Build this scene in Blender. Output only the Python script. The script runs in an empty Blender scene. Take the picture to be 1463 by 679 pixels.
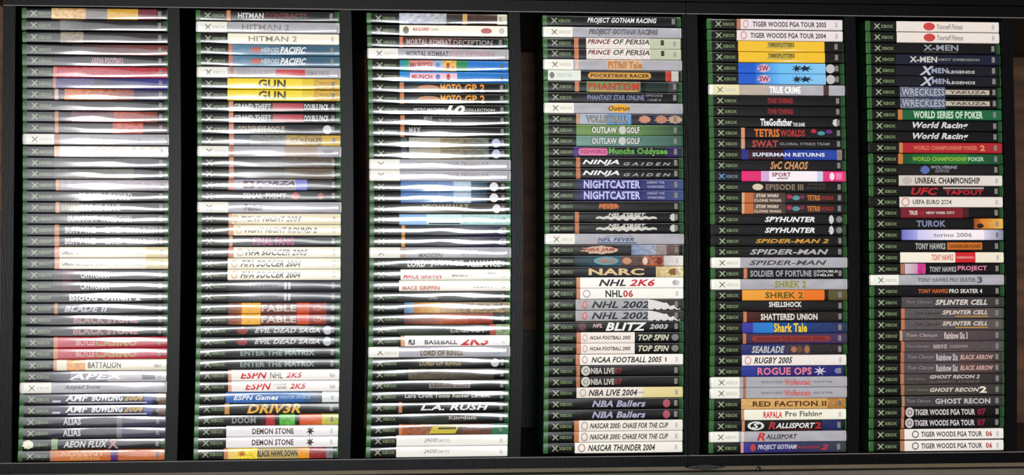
import bpy, bmesh, math, random
from mathutils import Matrix, Vector, noise

SC = bpy.context.scene
COL = SC.collection

# ---------------------------------------------------------------- camera
# the phone was held on its side: picture right is down in the room, picture up is world +X
CAM_X, CAM_D, CAM_Z = 0.2556, 1.5942, 1.30
FOCAL_PX, FRAME_PX = 1700.0, 1463.0
RIGHT = (0.997997, -0.001098, -0.063258)     # along shelf-down, shelf-right, into the shelf
UP = (-0.000399, 0.999720, -0.023650)
FWD = (0.063266, 0.023628, 0.997717)
def room(v): return Vector((v[1], v[2], -v[0]))
cam_data = bpy.data.cameras.new('camera')
cam_data.sensor_fit = 'HORIZONTAL'; cam_data.sensor_width = 36.0
cam_data.lens = FOCAL_PX / FRAME_PX * 36.0
cam_data.clip_start = 0.05
cam = bpy.data.objects.new('camera', cam_data); COL.objects.link(cam)
r_, u_, f_ = room(RIGHT), room(UP), room(FWD)
m = Matrix((r_, u_, -f_)).transposed().to_4x4()
m.translation = (CAM_X, -CAM_D, CAM_Z)
cam.matrix_world = m
SC.camera = cam

# ---------------------------------------------------------------- world, lamps, exposure
SC.view_settings.view_transform = 'Standard'
SC.view_settings.look = 'None'
SC.view_settings.gamma = 1.0
SC.view_settings.use_curve_mapping = False
SC.view_settings.exposure = -1.1
w = bpy.data.worlds.new('world'); SC.world = w; w.use_nodes = True
wn = w.node_tree; bg = wn.nodes['Background']
tcn = wn.nodes.new('ShaderNodeTexCoord'); sx = wn.nodes.new('ShaderNodeSeparateXYZ'); rp = wn.nodes.new('ShaderNodeValToRGB')
wn.links.new(tcn.outputs['Generated'], sx.inputs[0])
mrg = wn.nodes.new('ShaderNodeMapRange'); mrg.inputs[1].default_value = -1; mrg.inputs[2].default_value = 1
wn.links.new(sx.outputs['Z'], mrg.inputs[0]); wn.links.new(mrg.outputs[0], rp.inputs[0]); wn.links.new(rp.outputs[0], bg.inputs[0])
cr = rp.color_ramp       # a room: dim below eye level, pale walls and ceiling above
cr.elements[0].position = 0.40; cr.elements[0].color = (0.035, 0.03, 0.025, 1)
cr.elements[1].position = 0.62; cr.elements[1].color = (1.0, 0.96, 0.92, 1)
q_ = cr.elements.new(0.485); q_.color = (0.06, 0.052, 0.045, 1)
bg.inputs[1].default_value = 0.5
def area(name, loc, target, sx, sy, radiance, col):
    l = bpy.data.lights.new(name, 'AREA'); l.shape = 'RECTANGLE'; l.size = sx; l.size_y = sy
    l.energy = radiance * math.pi * sx * sy; l.color = col
    o = bpy.data.objects.new(name, l); COL.objects.link(o)
    o.location = loc
    d = Vector(target) - Vector(loc)
    z = -d.normalized(); x = Vector((1, 0, 0)); y = z.cross(x).normalized(); x = y.cross(z)
    mm = Matrix((x, y, z)).transposed().to_4x4(); mm.translation = loc; o.matrix_world = mm
    return o
# a run of fluorescent ceiling lamps behind the photographer, and the tall bright window at the far end
LX = CAM_X + 0.16
area('ceiling_lamp', (LX, -4.0, 2.62), (LX, -4.0, 0.0), 0.52, 2.3, 85.0, (1.0, 0.97, 0.95))
area('window_light', (LX, -5.3, 1.24), (LX, 0.0, 1.24), 0.74, 0.78, 85.0, (0.95, 0.98, 1.0))
area('window_band_light', (LX + 0.1, -5.3, 2.00), (LX + 0.1, 0.0, 2.00), 0.66, 0.70, 26.0, (0.95, 0.98, 1.0))  # window split into bands; this one dimmed to weaken the second stack's glare
area('window_band_light', (LX, -5.3, 2.48), (LX, 0.0, 2.48), 0.60, 0.24, 70.0, (0.95, 0.98, 1.0))  # upper band of the same split, kept bright for the glare

area('side_fill_light', (2.7, -2.8, 0.75), (0.3, 0.0, 0.9), 1.2, 1.3, 17.0, (1.0, 0.95, 0.9))  # added unseen fill lamp, lifts the white spines in the right stacks
area('ceiling_fill', (CAM_X + 0.2, -3.6, 2.66), (CAM_X + 0.2, -3.6, 0.0), 2.2, 3.1, 8.0, (0.93, 0.95, 1.0))  # added area light standing for a lit ceiling, washes the left stacks
area('far_wall_fill', (CAM_X + 0.2, -5.36, 1.80), (CAM_X + 0.2, 0.0, 1.80), 1.9, 1.66, 3.2, (0.95, 0.97, 1.0))  # added dim area light, greys the second and third stacks

# ---------------------------------------------------------------- helpers
def lin(h):
    c = [int(h[i:i+2], 16) / 255 for i in (0, 2, 4)]
    return tuple((x / 12.92 if x <= 0.04045 else ((x + 0.055) / 1.055) ** 2.4) ** 1.10 for x in c)
MATS = {}
def mat(name, hexc, rough=0.5, coat=0.0, coat_rough=0.1, spec=0.5, trans=0.0):
    if name in MATS: return MATS[name]
    mt = bpy.data.materials.new(name); mt.use_nodes = True
    b = mt.node_tree.nodes['Principled BSDF']
    b.inputs['Base Color'].default_value = (*lin(hexc), 1)
    b.inputs['Roughness'].default_value = rough
    b.inputs['Specular IOR Level'].default_value = spec
    b.inputs['Coat Weight'].default_value = coat
    b.inputs['Coat Roughness'].default_value = coat_rough
    b.inputs['Transmission Weight'].default_value = trans
    MATS[name] = mt
    return mt
SLEEVE = dict(rough=0.27, coat=0.9, coat_rough=0.085, spec=0.22)
def ink(hexc): return mat('ink_' + hexc, hexc, **SLEEVE)
def speckle(mt, scale, amount, stretch=(1, 1, 1), rough_amount=0.0, bump=0.0):
    nt = mt.node_tree; b = nt.nodes['Principled BSDF']
    tc = nt.nodes.new('ShaderNodeTexCoord'); mp = nt.nodes.new('ShaderNodeMapping'); nz = nt.nodes.new('ShaderNodeTexNoise')
    mp.inputs['Scale'].default_value = stretch; nz.inputs['Scale'].default_value = scale; nz.inputs['Detail'].default_value = 6
    nt.links.new(tc.outputs['Object'], mp.inputs[0]); nt.links.new(mp.outputs[0], nz.inputs['Vector'])
    mx = nt.nodes.new('ShaderNodeMix'); mx.data_type = 'RGBA'; mx.blend_type = 'MULTIPLY'
    base = b.inputs['Base Color'].default_value[:]
    rr = nt.nodes.new('ShaderNodeMapRange'); rr.inputs[1].default_value = 0.3; rr.inputs[2].default_value = 0.7
    rr.inputs[3].default_value = 1 - amount; rr.inputs[4].default_value = 1 + amount
    nt.links.new(nz.outputs[0], rr.inputs[0]); mx.inputs[0].default_value = 1
    mx.inputs[6].default_value = base; nt.links.new(rr.outputs[0], mx.inputs[7]); nt.links.new(mx.outputs[2], b.inputs['Base Color'])
    if bump:
        bp = nt.nodes.new('ShaderNodeBump'); bp.inputs['Strength'].default_value = bump; bp.inputs['Distance'].default_value = 0.002
        nt.links.new(nz.outputs[0], bp.inputs['Height']); nt.links.new(bp.outputs[0], b.inputs['Normal'])
    return mt
BLACK = speckle(mat('black_laminate', '0c0c0f', rough=0.33, spec=0.10), 60, 0.25, (1, 1, 14), bump=0.15)
EDGE_HIGHLIGHT = mat('grey_edge_highlight', '6e6a68', rough=0.5, spec=0.3)  # grey strip stands in for the highlight line on the panels' inner edges
PINE = speckle(mat('brown_wood_wall', '5a3c24', rough=0.7), 9, 0.5, (6, 1, 0.8), bump=0.3)
BEIGE = speckle(mat('beige_painted_trim', '645842', rough=0.6), 30, 0.12)
TAUPE = speckle(mat('taupe_plaster', '5c584a', rough=0.9), 80, 0.1, bump=0.2)
FLOORM = speckle(mat('floor_boards', '2a2420', rough=0.8), 6, 0.3, (8, 1, 1))
GREEN = mat('shaded_green_plastic', '0b2410', rough=0.4, spec=0.25)  # green plastic darkened so the case tops look shaded in the gaps
LIP = mat('edge_glow_green_lip', '33602f', rough=0.3, spec=0.4)  # brighter copy of the green, light through the edge put into the colour
DARKCASE = mat('black_case_plastic', '121413', rough=0.4, spec=0.25)
SILVER = mat('silver_case_plastic', 'b4b4b0', rough=0.3)
METAL = mat('dark_bracket_metal', '17171a', rough=0.35)

def link(name, me, material=None, parent=None, kind=None, smooth=False):
    o = bpy.data.objects.new(name, me)
    if material is not None:
        me.materials.clear(); me.materials.append(material)
    if smooth: me.polygons.foreach_set('use_smooth', [True] * len(me.polygons))
    COL.objects.link(o)
    if parent is not None: o.parent = parent
    if kind: o['kind'] = kind
    return o
def box_mesh(name, x0, x1, y0, y1, z0, z1, bevel=0.0006, nx=1, sag=0.0):
    bm = bmesh.new()
    bmesh.ops.create_cube(bm, size=1.0)
    for v in bm.verts:
        v.co = Vector((x0 + (v.co.x + .5) * (x1 - x0), y0 + (v.co.y + .5) * (y1 - y0), z0 + (v.co.z + .5) * (z1 - z0)))
    if nx > 1:
        for k in range(1, nx):
            xx = x0 + (x1 - x0) * k / nx
            bmesh.ops.bisect_plane(bm, geom=bm.verts[:] + bm.edges[:] + bm.faces[:], plane_co=(xx, 0, 0), plane_no=(1, 0, 0))
    if bevel:
        es = [e for e in bm.edges if e.is_manifold and e.calc_face_angle(0) > 0.5]
        bmesh.ops.bevel(bm, geom=es, offset=bevel, segments=2, affect='EDGES')
    if sag:
        for v in bm.verts:
            t = min(1, max(0, v.co.x / 0.597)); v.co.z -= sag * 4 * t * (1 - t)
    me = bpy.data.meshes.new(name); bm.to_mesh(me); bm.free()
    return me

# ---------------------------------------------------------------- the setting
STAND = [CAM_Z - s for s in (-0.3550, -0.1293, 0.0961, 0.3326, 0.5573, 0.7786)]   # heights the six rows stand on
SAG = [0.0034, 0.0035, 0.0044, 0.0026, 0.0039, 0.0031]
IN_W, TH, Y0, Y1 = 0.597, 0.016, -0.004, 0.284
link('floor', box_mesh('floor', -2.5, 2.9, -7.0, 0.30, -0.05, 0.0, 0), FLOORM, kind='structure')
link('wall_back', box_mesh('wall_back', -2.5, 2.9, 0.30, 0.36, 0.0, 2.75, 0), PINE, kind='structure')
link('wall_left', box_mesh('wall_left', -2.5, -0.0252, 0.006, 0.298, 0.0, 2.75, 0.0005), TAUPE, kind='structure')
link('trim_1', box_mesh('trim_1', -0.0218, -0.0156, 0.004, 0.2985, 0.0, 2.75, 0.001), BEIGE, kind='structure')

def bookcase(label, z_bottom, z_top, boards, base, group=None):
    e = bpy.data.objects.new('bookcase', None); COL.objects.link(e)
    e.location = (IN_W / 2, 0, z_bottom); e['label'] = label; e['category'] = 'bookcase'
    def part(n, me):
        me.transform(Matrix.Translation((-IN_W / 2, 0, -z_bottom)))
        return link(n, me, BLACK, e)
    part('side_panel', box_mesh('side_panel', -0.0152, 0.0, Y0, Y1, z_bottom, z_top))
    part('side_panel', box_mesh('side_panel', IN_W, IN_W + TH, Y0, Y1, z_bottom, z_top))
    for x in (-0.0011, IN_W):
        link('edge_highlight', (lambda me: (me.transform(Matrix.Translation((-IN_W / 2, 0, -z_bottom))), me)[1])(
            box_mesh('edge_highlight', x, x + 0.0011, Y0 - 0.0003, Y0 + 0.002, z_bottom + .0005, z_top - .0005, 0.0002)), EDGE_HIGHLIGHT, e)
    for n, zt, th, sg in boards:
        part(n, box_mesh(n, 0.0002, IN_W - 0.0002, Y0 + 0.0005, Y1 - 0.001, zt - th, zt, 0.0005, 12, sg))
    return e, part
TOP1 = STAND[0] + 0.190 + 0.0062
upper, up_part = bookcase('upper black bookcase with four shelves of game cases', STAND[3] - 0.005, TOP1 + TH,
    [('top_panel', TOP1 + TH, TH, 0)] +
    [('shelf_board', STAND[i], 0.0155, SAG[i]) for i in range(3)] + [('base_panel', STAND[3], 0.005, SAG[3])], None)
up_part('back_panel', box_mesh('back_panel', 0.001, 0.153, 0.276, 0.2835, STAND[3] + 0.003, STAND[1] - 0.02, 0.0004))
TOP2 = STAND[3] - 0.0055
lower, low_part = bookcase('lower black bookcase standing under the taller one', 0.0, TOP2,
    [('top_panel', TOP2, 0.0155, SAG[3])] +
    [('shelf_board', STAND[i], 0.0155, SAG[i]) for i in (4, 5)] + [('base_panel', 0.09, 0.0155, 0)], None)
low_part('kick_board', box_mesh('kick_board', 0.0002, IN_W - 0.0002, 0.02, 0.035, 0.0, 0.074))

e = bpy.data.objects.new('bookcase', None); COL.objects.link(e); e.location = (0.93, 0, 0)
e['label'] = 'neighbouring black bookcase, only its edge along the top border'; e['category'] = 'bookcase'
for n, b in (('side_panel', (0.6145, 0.6305, 0, 1.9)), ('side_panel', (1.2275, 1.2435, 0, 1.9)), ('top_panel', (0.6307, 1.2273, 1.884, 1.9)),
             ('shelf_board', (0.6307, 1.2273, 1.40, 1.4155)), ('shelf_board', (0.6307, 1.2273, 0.96, 0.9755)), ('shelf_board', (0.6307, 1.2273, 0.50, 0.5155)),
             ('base_panel', (0.6307, 1.2273, 0.06, 0.0755)), ('back_panel', (0.6307, 1.2273, 0.0757, 1.8838))):
    y0 = 0.276 if n == 'back_panel' else Y0 + 0.001
    me = box_mesh(n, b[0], b[1], y0, Y1, b[2], b[3]); me.transform(Matrix.Translation((-0.93, 0, 0)))
    link(n, me, BLACK, e)

# the lens-shaped joining plate between the two bookcases, screwed to their left side panels
e = bpy.data.objects.new('joining_plate', None); COL.objects.link(e)
e.location = (-0.0160, -0.0045, STAND[3] - 0.028)
e['label'] = 'dark lens-shaped metal plate on the bookcase edge where both units meet'; e['category'] = 'bracket'
bm = bmesh.new(); ring = []
for k in range(28):
    a = 2 * math.pi * k / 28
    ring.append((0.0042 * math.sin(a) * (1 - 0.35 * abs(math.cos(a))), 0.027 * math.cos(a)))
lo = [bm.verts.new((x, 0.0, z)) for x, z in ring]; hi = [bm.verts.new((x * .8, -0.0022, z * .93)) for x, z in ring]
bm.faces.new(hi); bm.faces.new(lo[::-1])
for k in range(28): bm.faces.new((lo[k], lo[(k + 1) % 28], hi[(k + 1) % 28], hi[k]))
bmesh.ops.recalc_face_normals(bm, faces=bm.faces[:])
me = bpy.data.meshes.new('plate'); bm.to_mesh(me); bm.free(); link('plate', me, METAL, e)
for zz in (-0.013, 0.013):
    bm = bmesh.new(); bmesh.ops.create_uvsphere(bm, u_segments=12, v_segments=8, radius=0.0017)
    for v in bm.verts: v.co = Vector((v.co.x, -0.0022 + v.co.y * 0.5, v.co.z + zz))
    me = bpy.data.meshes.new('screw'); bm.to_mesh(me); bm.free(); link('screw', me, METAL, e, smooth=True)
bm = bmesh.new(); bmesh.ops.create_uvsphere(bm, u_segments=16, v_segments=10, radius=0.0032)
for v in bm.verts: v.co.y = v.co.y * 0.6
me = bpy.data.meshes.new('wall_stud'); bm.to_mesh(me); bm.free()
o = link('wall_stud', me, METAL, smooth=True); o.location = (-0.0205, 0.0025, CAM_Z - 0.436)
o['label'] = 'small dark stud in the beige trim below the joining plate'; o['category'] = 'stud'

# ---------------------------------------------------------------- game cases
L, T, D = 0.190, 0.0146, 0.135
H = T / 2
K_EDGE, P_EDGE = 0.18, 2.2          # slope of the spine at its edge, roundness
def wave(z, ph):
    return 0.022 * math.sin(z * 31 + 0.9) + 0.014 * math.sin(z * 58 + ph * 2) + 0.010 * math.sin(z * 97 + ph * 5)
def face_y(x, z, ph):
    s = min(1.0, abs(x) / H)
    k = K_EDGE * (0.72 + 0.55 * (2 * z / L - 1) ** 2 + 0.16 * math.sin(z * 46 + ph * 3))
    return k * H / P_EDGE * s ** P_EDGE + wave(z, ph) * x * (1 - s * s)
def shell_mesh():
    bm = bmesh.new(); prof = []
    n = 12
    for k in range(n + 1):
        x = -H * 0.965 + 2 * H * 0.965 * k / n
        prof.append((x, face_y(x, 0.0, 0) * 1.02 + 0.0004))
    prof += [(H, 0.0026), (H, 0.045), (H - 0.0004, 0.0455), (H - 0.0004, 0.0470), (H, 0.0475), (H, D - 0.0012), (H - 0.0012, D),
             (0.0012, D), (0.0006, D - 0.0018), (-0.0006, D - 0.0018), (-0.0012, D),
             (-H + 0.0012, D), (-H, D - 0.0012), (-H, 0.0475), (-H + 0.0004, 0.0470), (-H + 0.0004, 0.0455), (-H, 0.045), (-H, 0.0026)]
    rings = []
    for z, ins in ((0.0, 0.0009), (0.0003, 0.0004), (0.0010, 0.0), (0.0050, 0.0), (0.0053, 0.00035), (0.0059, 0.00035), (0.0062, 0.0),
                   (L - 0.0010, 0.0), (L - 0.0003, 0.0004), (L, 0.0009)):
        rr = []
        for x, y in prof:
            xx = x * (1 - ins / H); yy = y + ins if y < D / 2 else y - ins
            rr.append(bm.verts.new((xx, yy, z)))
        rings.append(rr)
    m_ = len(prof)
    for a, b in zip(rings, rings[1:]):
        for k in range(m_): bm.faces.new((a[k], a[(k + 1) % m_], b[(k + 1) % m_], b[k]))
    bm.faces.new(rings[0][::-1]); bm.faces.new(rings[-1])
    bmesh.ops.recalc_face_normals(bm, faces=bm.faces[:])
    me = bpy.data.meshes.new('case_shell'); bm.to_mesh(me); bm.free()
    return me
SHELLS = {}
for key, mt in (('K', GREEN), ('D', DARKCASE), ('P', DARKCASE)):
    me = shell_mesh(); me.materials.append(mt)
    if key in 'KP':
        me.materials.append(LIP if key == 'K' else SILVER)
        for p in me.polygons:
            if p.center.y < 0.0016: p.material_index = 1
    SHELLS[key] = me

PRINT = bpy.data.materials.new('printed_insert_under_sleeve'); PRINT.use_nodes = True
nt = PRINT.node_tree; b = nt.nodes['Principled BSDF']
va = nt.nodes.new('ShaderNodeVertexColor'); va.layer_name = 'print'
nt.links.new(va.outputs[0], b.inputs['Base Color'])
b.inputs['Roughness'].default_value = SLEEVE['rough']; b.inputs['Specular IOR Level'].default_value = SLEEVE['spec']
b.inputs['Coat Weight'].default_value = SLEEVE['coat']; b.inputs['Coat Roughness'].default_value = SLEEVE['coat_rough']

def insert_mesh(kind, bands, ph, rng):
    """The printed strip behind the clear sleeve: one colour per band, painted per cell."""
    t0, t1 = (0.010, 0.990) if kind == 'P' else (0.034, 0.988)
    base = {'P': ('e4e2d8', 'a9a7ad'), 'X': ('d8dcd4', '18161a'), 'B': ('141820', '1b181a')}.get(kind, ('0f110d', '110f11'))
    hd = 0.268 if kind == 'X' else 0.215
    segs = [(0.0, hd, base[0], base[0], 0), (hd, 1.0, base[1], base[1], 2 if kind == 'P' else 0)]
    end = 0.0
    for s in bands.split(';'):
        if not s: continue
        a, bb, c = s.split(' ')
        amt = 0
        if '~' in c: c, q = c.split('~'); amt = int(q) if q else 1
        c0, c1 = (c.split('>') + [c])[:2] if '>' in c else (c, c)
        segs.append((int(a) / 1000, int(bb) / 1000, c0, c1, amt)); end = max(end, int(bb) / 1000)
    if kind in 'KB' and end < 0.962: segs.append((0.966, 1.0, '234a2c', '234a2c', 0))
    elif kind in 'KB': t1 = min(0.992, end + 0.001) if end > 0.975 else 0.988
    ts = {t0, t1}
    for k in range(1, 96): ts.add(t0 + (t1 - t0) * k / 96)
    for sg in segs:
        for q in sg[:2]:
            if t0 < q < t1: ts.add(q)
    ts = sorted(ts); tt = [ts[0]]
    for q in ts[1:]:
        if q - tt[-1] > 0.0006: tt.append(q)
    tt[-1] = t1
    xs = [-H * 0.985, -H * .93, -H * .8, -H * .6, -H * .4, -H * .2, 0, H * .2, H * .4, H * .6, H * .8, H * .93, H * 0.985]
    verts, faces, cols = [], [], []
    for i, t in enumerate(tt):
        z = L * (1 - t)
        ends = min(i, len(tt) - 1 - i)
        rnd = 0.0006 if (kind == 'P' and ends == 0) else 0.0
        verts.append((-H + 0.00002, 0.0045, z))
        for x in xs: verts.append((x, face_y(x, z, ph) + rnd - 0.00012 + (0.0008 if abs(x) > H * .98 else 0), z))
        verts.append((H - 0.00002, 0.0045, z))
    nx = len(xs) + 2
    off = Vector((rng.random() * 50, rng.random() * 50, 0))
    for i in range(len(tt) - 1):
        tm = (tt[i] + tt[i + 1]) / 2; sg = segs[0]
        for q in segs:
            if q[0] <= tm <= q[1]: sg = q
        f = (tm - sg[0]) / max(1e-6, sg[1] - sg[0]); c0, c1 = lin(sg[2]), lin(sg[3])
        for k in range(nx - 1):
            c = [c0[j] * (1 - f) + c1[j] * f for j in range(3)]
            if sg[4]:
                n = 0.5 * noise.noise(Vector((tm * 9, k * 0.15, 0)) + off) if kind == 'P' else noise.noise(Vector((tm * 34, k * 0.45, 0)) + off) + 0.5 * noise.noise(Vector((tm * 90, k * 0.9, 7)) + off)
                g = 1 + n * (0.22, 0.5, 0.95)[min(sg[4], 3) - 1] if kind != 'P' or sg[4] != 2 else 1 + n * 0.3
                sh = noise.noise(Vector((tm * 22, k * 0.5, 31)) + off) * (0.0, 0.12, 0.3)[min(sg[4], 3) - 1]
                c = [max(0.004, c[0] * g * (1 + sh)), max(0.004, c[1] * g), max(0.004, c[2] * g * (1 - sh))]
            a = i * nx + k
            faces.append((a, a + 1, a + nx + 1, a + nx)); cols += [(*c, 1.0)] * 4
    me = bpy.data.meshes.new('printed_insert'); me.from_pydata(verts, [], faces)
    ca = me.color_attributes.new('print', 'FLOAT_COLOR', 'CORNER')
    ca.data.foreach_set('color', [v for c in cols for v in c])
    me.polygons.foreach_set('use_smooth', [True] * len(me.polygons))
    me.materials.append(PRINT); me.update()
    # outward faces look toward -Y
    if me.polygons[len(faces) // 2].normal.y > 0: me.flip_normals()
    return me

TPL = {}
def norm(vs):
    x0 = min(v[0] for v in vs); x1 = max(v[0] for v in vs); y0 = min(v[1] for v in vs); y1 = max(v[1] for v in vs)
    return [((v[0] - x0) / (x1 - x0 or 1), (v[1] - y0) / (y1 - y0 or 1)) for v in vs]
def finish(bm, planes=5, vplanes=0):
    vs = [v.co for v in bm.verts]
    x0 = min(v.x for v in vs); x1 = max(v.x for v in vs); y0 = min(v.y for v in vs); y1 = max(v.y for v in vs)
    for k in range(1, planes):
        bmesh.ops.bisect_plane(bm, geom=bm.verts[:] + bm.edges[:] + bm.faces[:], plane_co=(0, y0 + (y1 - y0) * k / planes, 0), plane_no=(0, 1, 0))
    for k in range(1, vplanes):
        bmesh.ops.bisect_plane(bm, geom=bm.verts[:] + bm.edges[:] + bm.faces[:], plane_co=(x0 + (x1 - x0) * k / vplanes, 0, 0), plane_no=(1, 0, 0))
    bm.verts.ensure_lookup_table()
    out = (norm([(v.co.x, v.co.y) for v in bm.verts]), [[v.index for v in f.verts] for f in bm.faces])
    bm.free(); return out
def text_tpl(s, bold, ital):
    key = (s, bold, ital)
    if key in TPL: return TPL[key]
    cu = bpy.data.curves.new('lettering', 'FONT'); cu.body = s; cu.resolution_u = 2
    cu.offset = 0.075 if bold == 'heavy' else 0.034 if bold else 0.01
    cu.space_character = 1.06 if bold else 1.0
    cu.shear = 0.28 if ital else 0.0
    o = bpy.data.objects.new('lettering', cu); COL.objects.link(o)
    bpy.context.view_layer.update()
    dg = bpy.context.evaluated_depsgraph_get()
    me = o.evaluated_get(dg).to_mesh()
    bm = bmesh.new(); bm.from_mesh(me)
    o.evaluated_get(dg).to_mesh_clear(); bpy.data.objects.remove(o); bpy.data.curves.remove(cu)
    bmesh.ops.remove_doubles(bm, verts=bm.verts[:], dist=1e-5)
    bm.verts.index_update()
    for v in bm.verts: v.co.z = 0
    r = finish(bm, 4); TPL[key] = r
    return r
def poly_tpl(name):
    if name in TPL: return TPL[name]
    bm = bmesh.new()
    def loop(pts): bm.faces.new([bm.verts.new((x, y, 0)) for x, y in pts])
    circ = lambda r, n=28, ax=1.0: [(r * ax * math.cos(2 * math.pi * k / n), r * math.sin(2 * math.pi * k / n)) for k in range(n)]
    vpl = 1
    if name == 'disc': loop(circ(1))
    elif name == 'ring':
        a = [bm.verts.new((x, y, 0)) for x, y in circ(1)]; c = [bm.verts.new((x, y, 0)) for x, y in circ(.68)]
        for k in range(28): bm.faces.new((a[k], a[(k + 1) % 28], c[(k + 1) % 28], c[k]))
    elif name == 'pill':
        pts = []
        for k in range(13): a = -math.pi / 2 + math.pi * k / 12; pts.append((1 - .05 + .05 * math.cos(a), .5 + .5 * math.sin(a)))
        for k in range(13): a = math.pi / 2 + math.pi * k / 12; pts.append((.05 + .05 * math.cos(a), .5 + .5 * math.sin(a)))
        loop(pts); vpl = 6
    elif name == 'para': loop([(0, 0), (.86, 0), (1, 1), (.14, 1)]); vpl = 4
    elif name == 'tri': loop([(0, .3), (.55, 1), (1, 1), (1, 0), (.5, 0)])
    elif name == 'blob':
        loop([((1 + .16 * math.sin(k * 1.9) + .1 * math.sin(k * 4.1)) * math.cos(2 * math.pi * k / 26), (1 + .14 * math.sin(k * 2.3)) * math.sin(2 * math.pi * k / 26)) for k in range(26)])
        vpl = 3
    elif name == 'star':
        loop([((1 if k % 2 else .42 + .1 * math.sin(k * 3)) * math.cos(2 * math.pi * k / 14 + .3), (1 if k % 2 else .4) * math.sin(2 * math.pi * k / 14 + .3)) for k in range(14)])
    elif name == 'zig':
        up = [(k / 16, .55 + (.45 if k % 2 else .1) * (1 - abs(k / 8 - 1) * .7)) for k in range(17)]
        dn = [(k / 16, .45 - (.4 if k % 2 == 0 else .12) * (1 - abs(k / 8 - 1) * .7)) for k in range(16, -1, -1)]
        loop(up + dn); vpl = 6
    elif name == 'wave':
        up = [(k / 20, 1 - .95 * (k / 20) ** 1.4 + (.12 * math.sin(k * 1.3) if 10 < k < 19 else 0)) for k in range(21)]
        dn = [(k / 20, 0 if k % 4 else .13) for k in range(20, -1, -1)]
        loop(up + dn); vpl = 6
    elif name == 'swipe': loop([(0, .1), (.5, 1), (1, .7), (.6, .4)])
    elif name == 'x': loop([(0, 0), (.18, 0), (.52, .36), (.86, 0), (1, 0), (.64, .5), (1, 1), (.8, 1), (.5, .66), (.2, 1), (0, 1), (.36, .5)])
    else: loop([(0, 0), (1, 0), (1, 1), (0, 1)]); vpl = 8
    r = finish(bm, 5, vpl); TPL[name] = r
    return r
def place(name, tpl, a, bb, hfrac, dy, ph, colour, parent, lift):
    """Lay a flat shape on the curved spine: a..bb along the length, hfrac of the thickness, dy off centre."""
    vs, fs = tpl
    out = []
    for x, y in vs:
        s = ((y - 0.5) * hfrac + dy) * T
        s = max(-H * .97, min(H * .97, s))
        z = L * (1 - (a + x * (bb - a)) / 1000)
        out.append((s, face_y(s, z, ph) - 0.00012 - lift, z))
    me = bpy.data.meshes.new(name); me.from_pydata(out, [], fs); me.update()
    if me.polygons and sum(p.normal.y * p.area for p in me.polygons) > 0: me.flip_normals()
    return link(name, me, ink(colour), parent, smooth=True)
SHAPE_NAMES = {'disc': 'round_badge', 'ring': 'ring_badge', 'pill': 'title_plaque', 'para': 'title_plaque', 'box': 'colour_bar', 'blob': 'printed_patch',
               'star': 'printed_figure', 'zig': 'jagged_title_shape', 'wave': 'printed_swoosh', 'swipe': 'printed_swoosh', 'tri': 'printed_patch'}
def brightness(bands, kind, t):
    c = {'P': 'a9a7ad'}.get(kind, '1b181a')
    for s in bands.split(';'):
        if not s: continue
        a, bb, q = s.split(' ')
        if int(a) <= t <= int(bb): c = q.split('~')[0].split('>')[-1]
    return sum(int(c[i:i+2], 16) for i in (0, 2, 4)) / 3
def build_case(kind, bands, items, ph, dark_shell=False):
    rng = random.Random(int(ph * 1000))
    e = bpy.data.objects.new('game_case', None); COL.objects.link(e)
    sh = 'P' if kind == 'P' else ('D' if dark_shell else 'K')
    o = bpy.data.objects.new('case_shell', SHELLS[sh]); COL.objects.link(o); o.parent = e
    ins = link('printed_insert', insert_mesh(kind, bands, ph, rng), None, e)
    x_col, w_col = {'P': ('7c7c70', 'c4c2b4'), 'X': ('8c9088', 'b4b8b0'), 'B': ('6c90b8', '6c7c90')}.get(kind, ('9aa488', '74855e'))
    if kind == 'X':
        place('console_emblem', poly_tpl('disc'), 45, 80, 0.6, 0, ph, '7c807c', ins, 0.00006)
        place('console_wordmark', text_tpl('XBOX 360', False, False), 95, 205, 0.35, 0, ph, w_col, ins, 0.00006)
    else:
        place('console_emblem', poly_tpl('x'), 62, 108, 0.50, -0.02, ph, x_col, ins, 0.00006)
        place('console_wordmark', text_tpl('XBOX', True, False), 112, 204, 0.30, -0.03, ph, w_col, ins, 0.00006)
    n = 0
    for it in items:
        s, p, c, st = it.split('|')
        a, bb = map(int, p.split(' '))
        hf, dy = 0.5, 0.0
        for q in st.split():
            if q[0] == 'h': hf = float(q[1:])
            elif q[0] == 'y': dy = float(q[1:])
        n += 1
        lift = 0.00005 + 0.00003 * n
        if s.startswith('@'):
            place(SHAPE_NAMES[s[1:]], poly_tpl(s[1:]), a, bb, hf, dy, ph, c, ins, lift)
        else:
            if 'o' in st.split():
                place('title_outline', text_tpl(s, 'heavy', 'i' in st.split()), a - 5, bb + 5, hf + 0.09, dy, ph, '26262a', ins, lift)
                lift += 0.00003
            place('title_lettering', text_tpl(s, ' b' in ' ' + st and 'b' in st.split(), 'i' in st.split()), a, bb, hf, dy, ph, c, ins, lift)
    if kind in 'KX':
        br = brightness(bands, kind, 942)
        c = '7e7e78' if br < 110 else '%02x%02x%02x' % ((int(br * .86),) * 3)
        if kind == 'K' and br < 110: place('rating_mark', poly_tpl('box'), 930, 953, 0.52, 0.02, ph, c, ins, 0.0003)
        elif kind == 'K': place('rating_mark', poly_tpl('box'), 938, 956, 0.45, 0, ph, c, ins, 0.0003)
    return e
def copy_case(src):
    c = src.copy(); COL.objects.link(c)
    for ch in src.children:
        d = ch.copy(); COL.objects.link(d); d.parent = c
        for g in ch.children:
            h = g.copy(); COL.objects.link(h); h.parent = d
    return c

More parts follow.
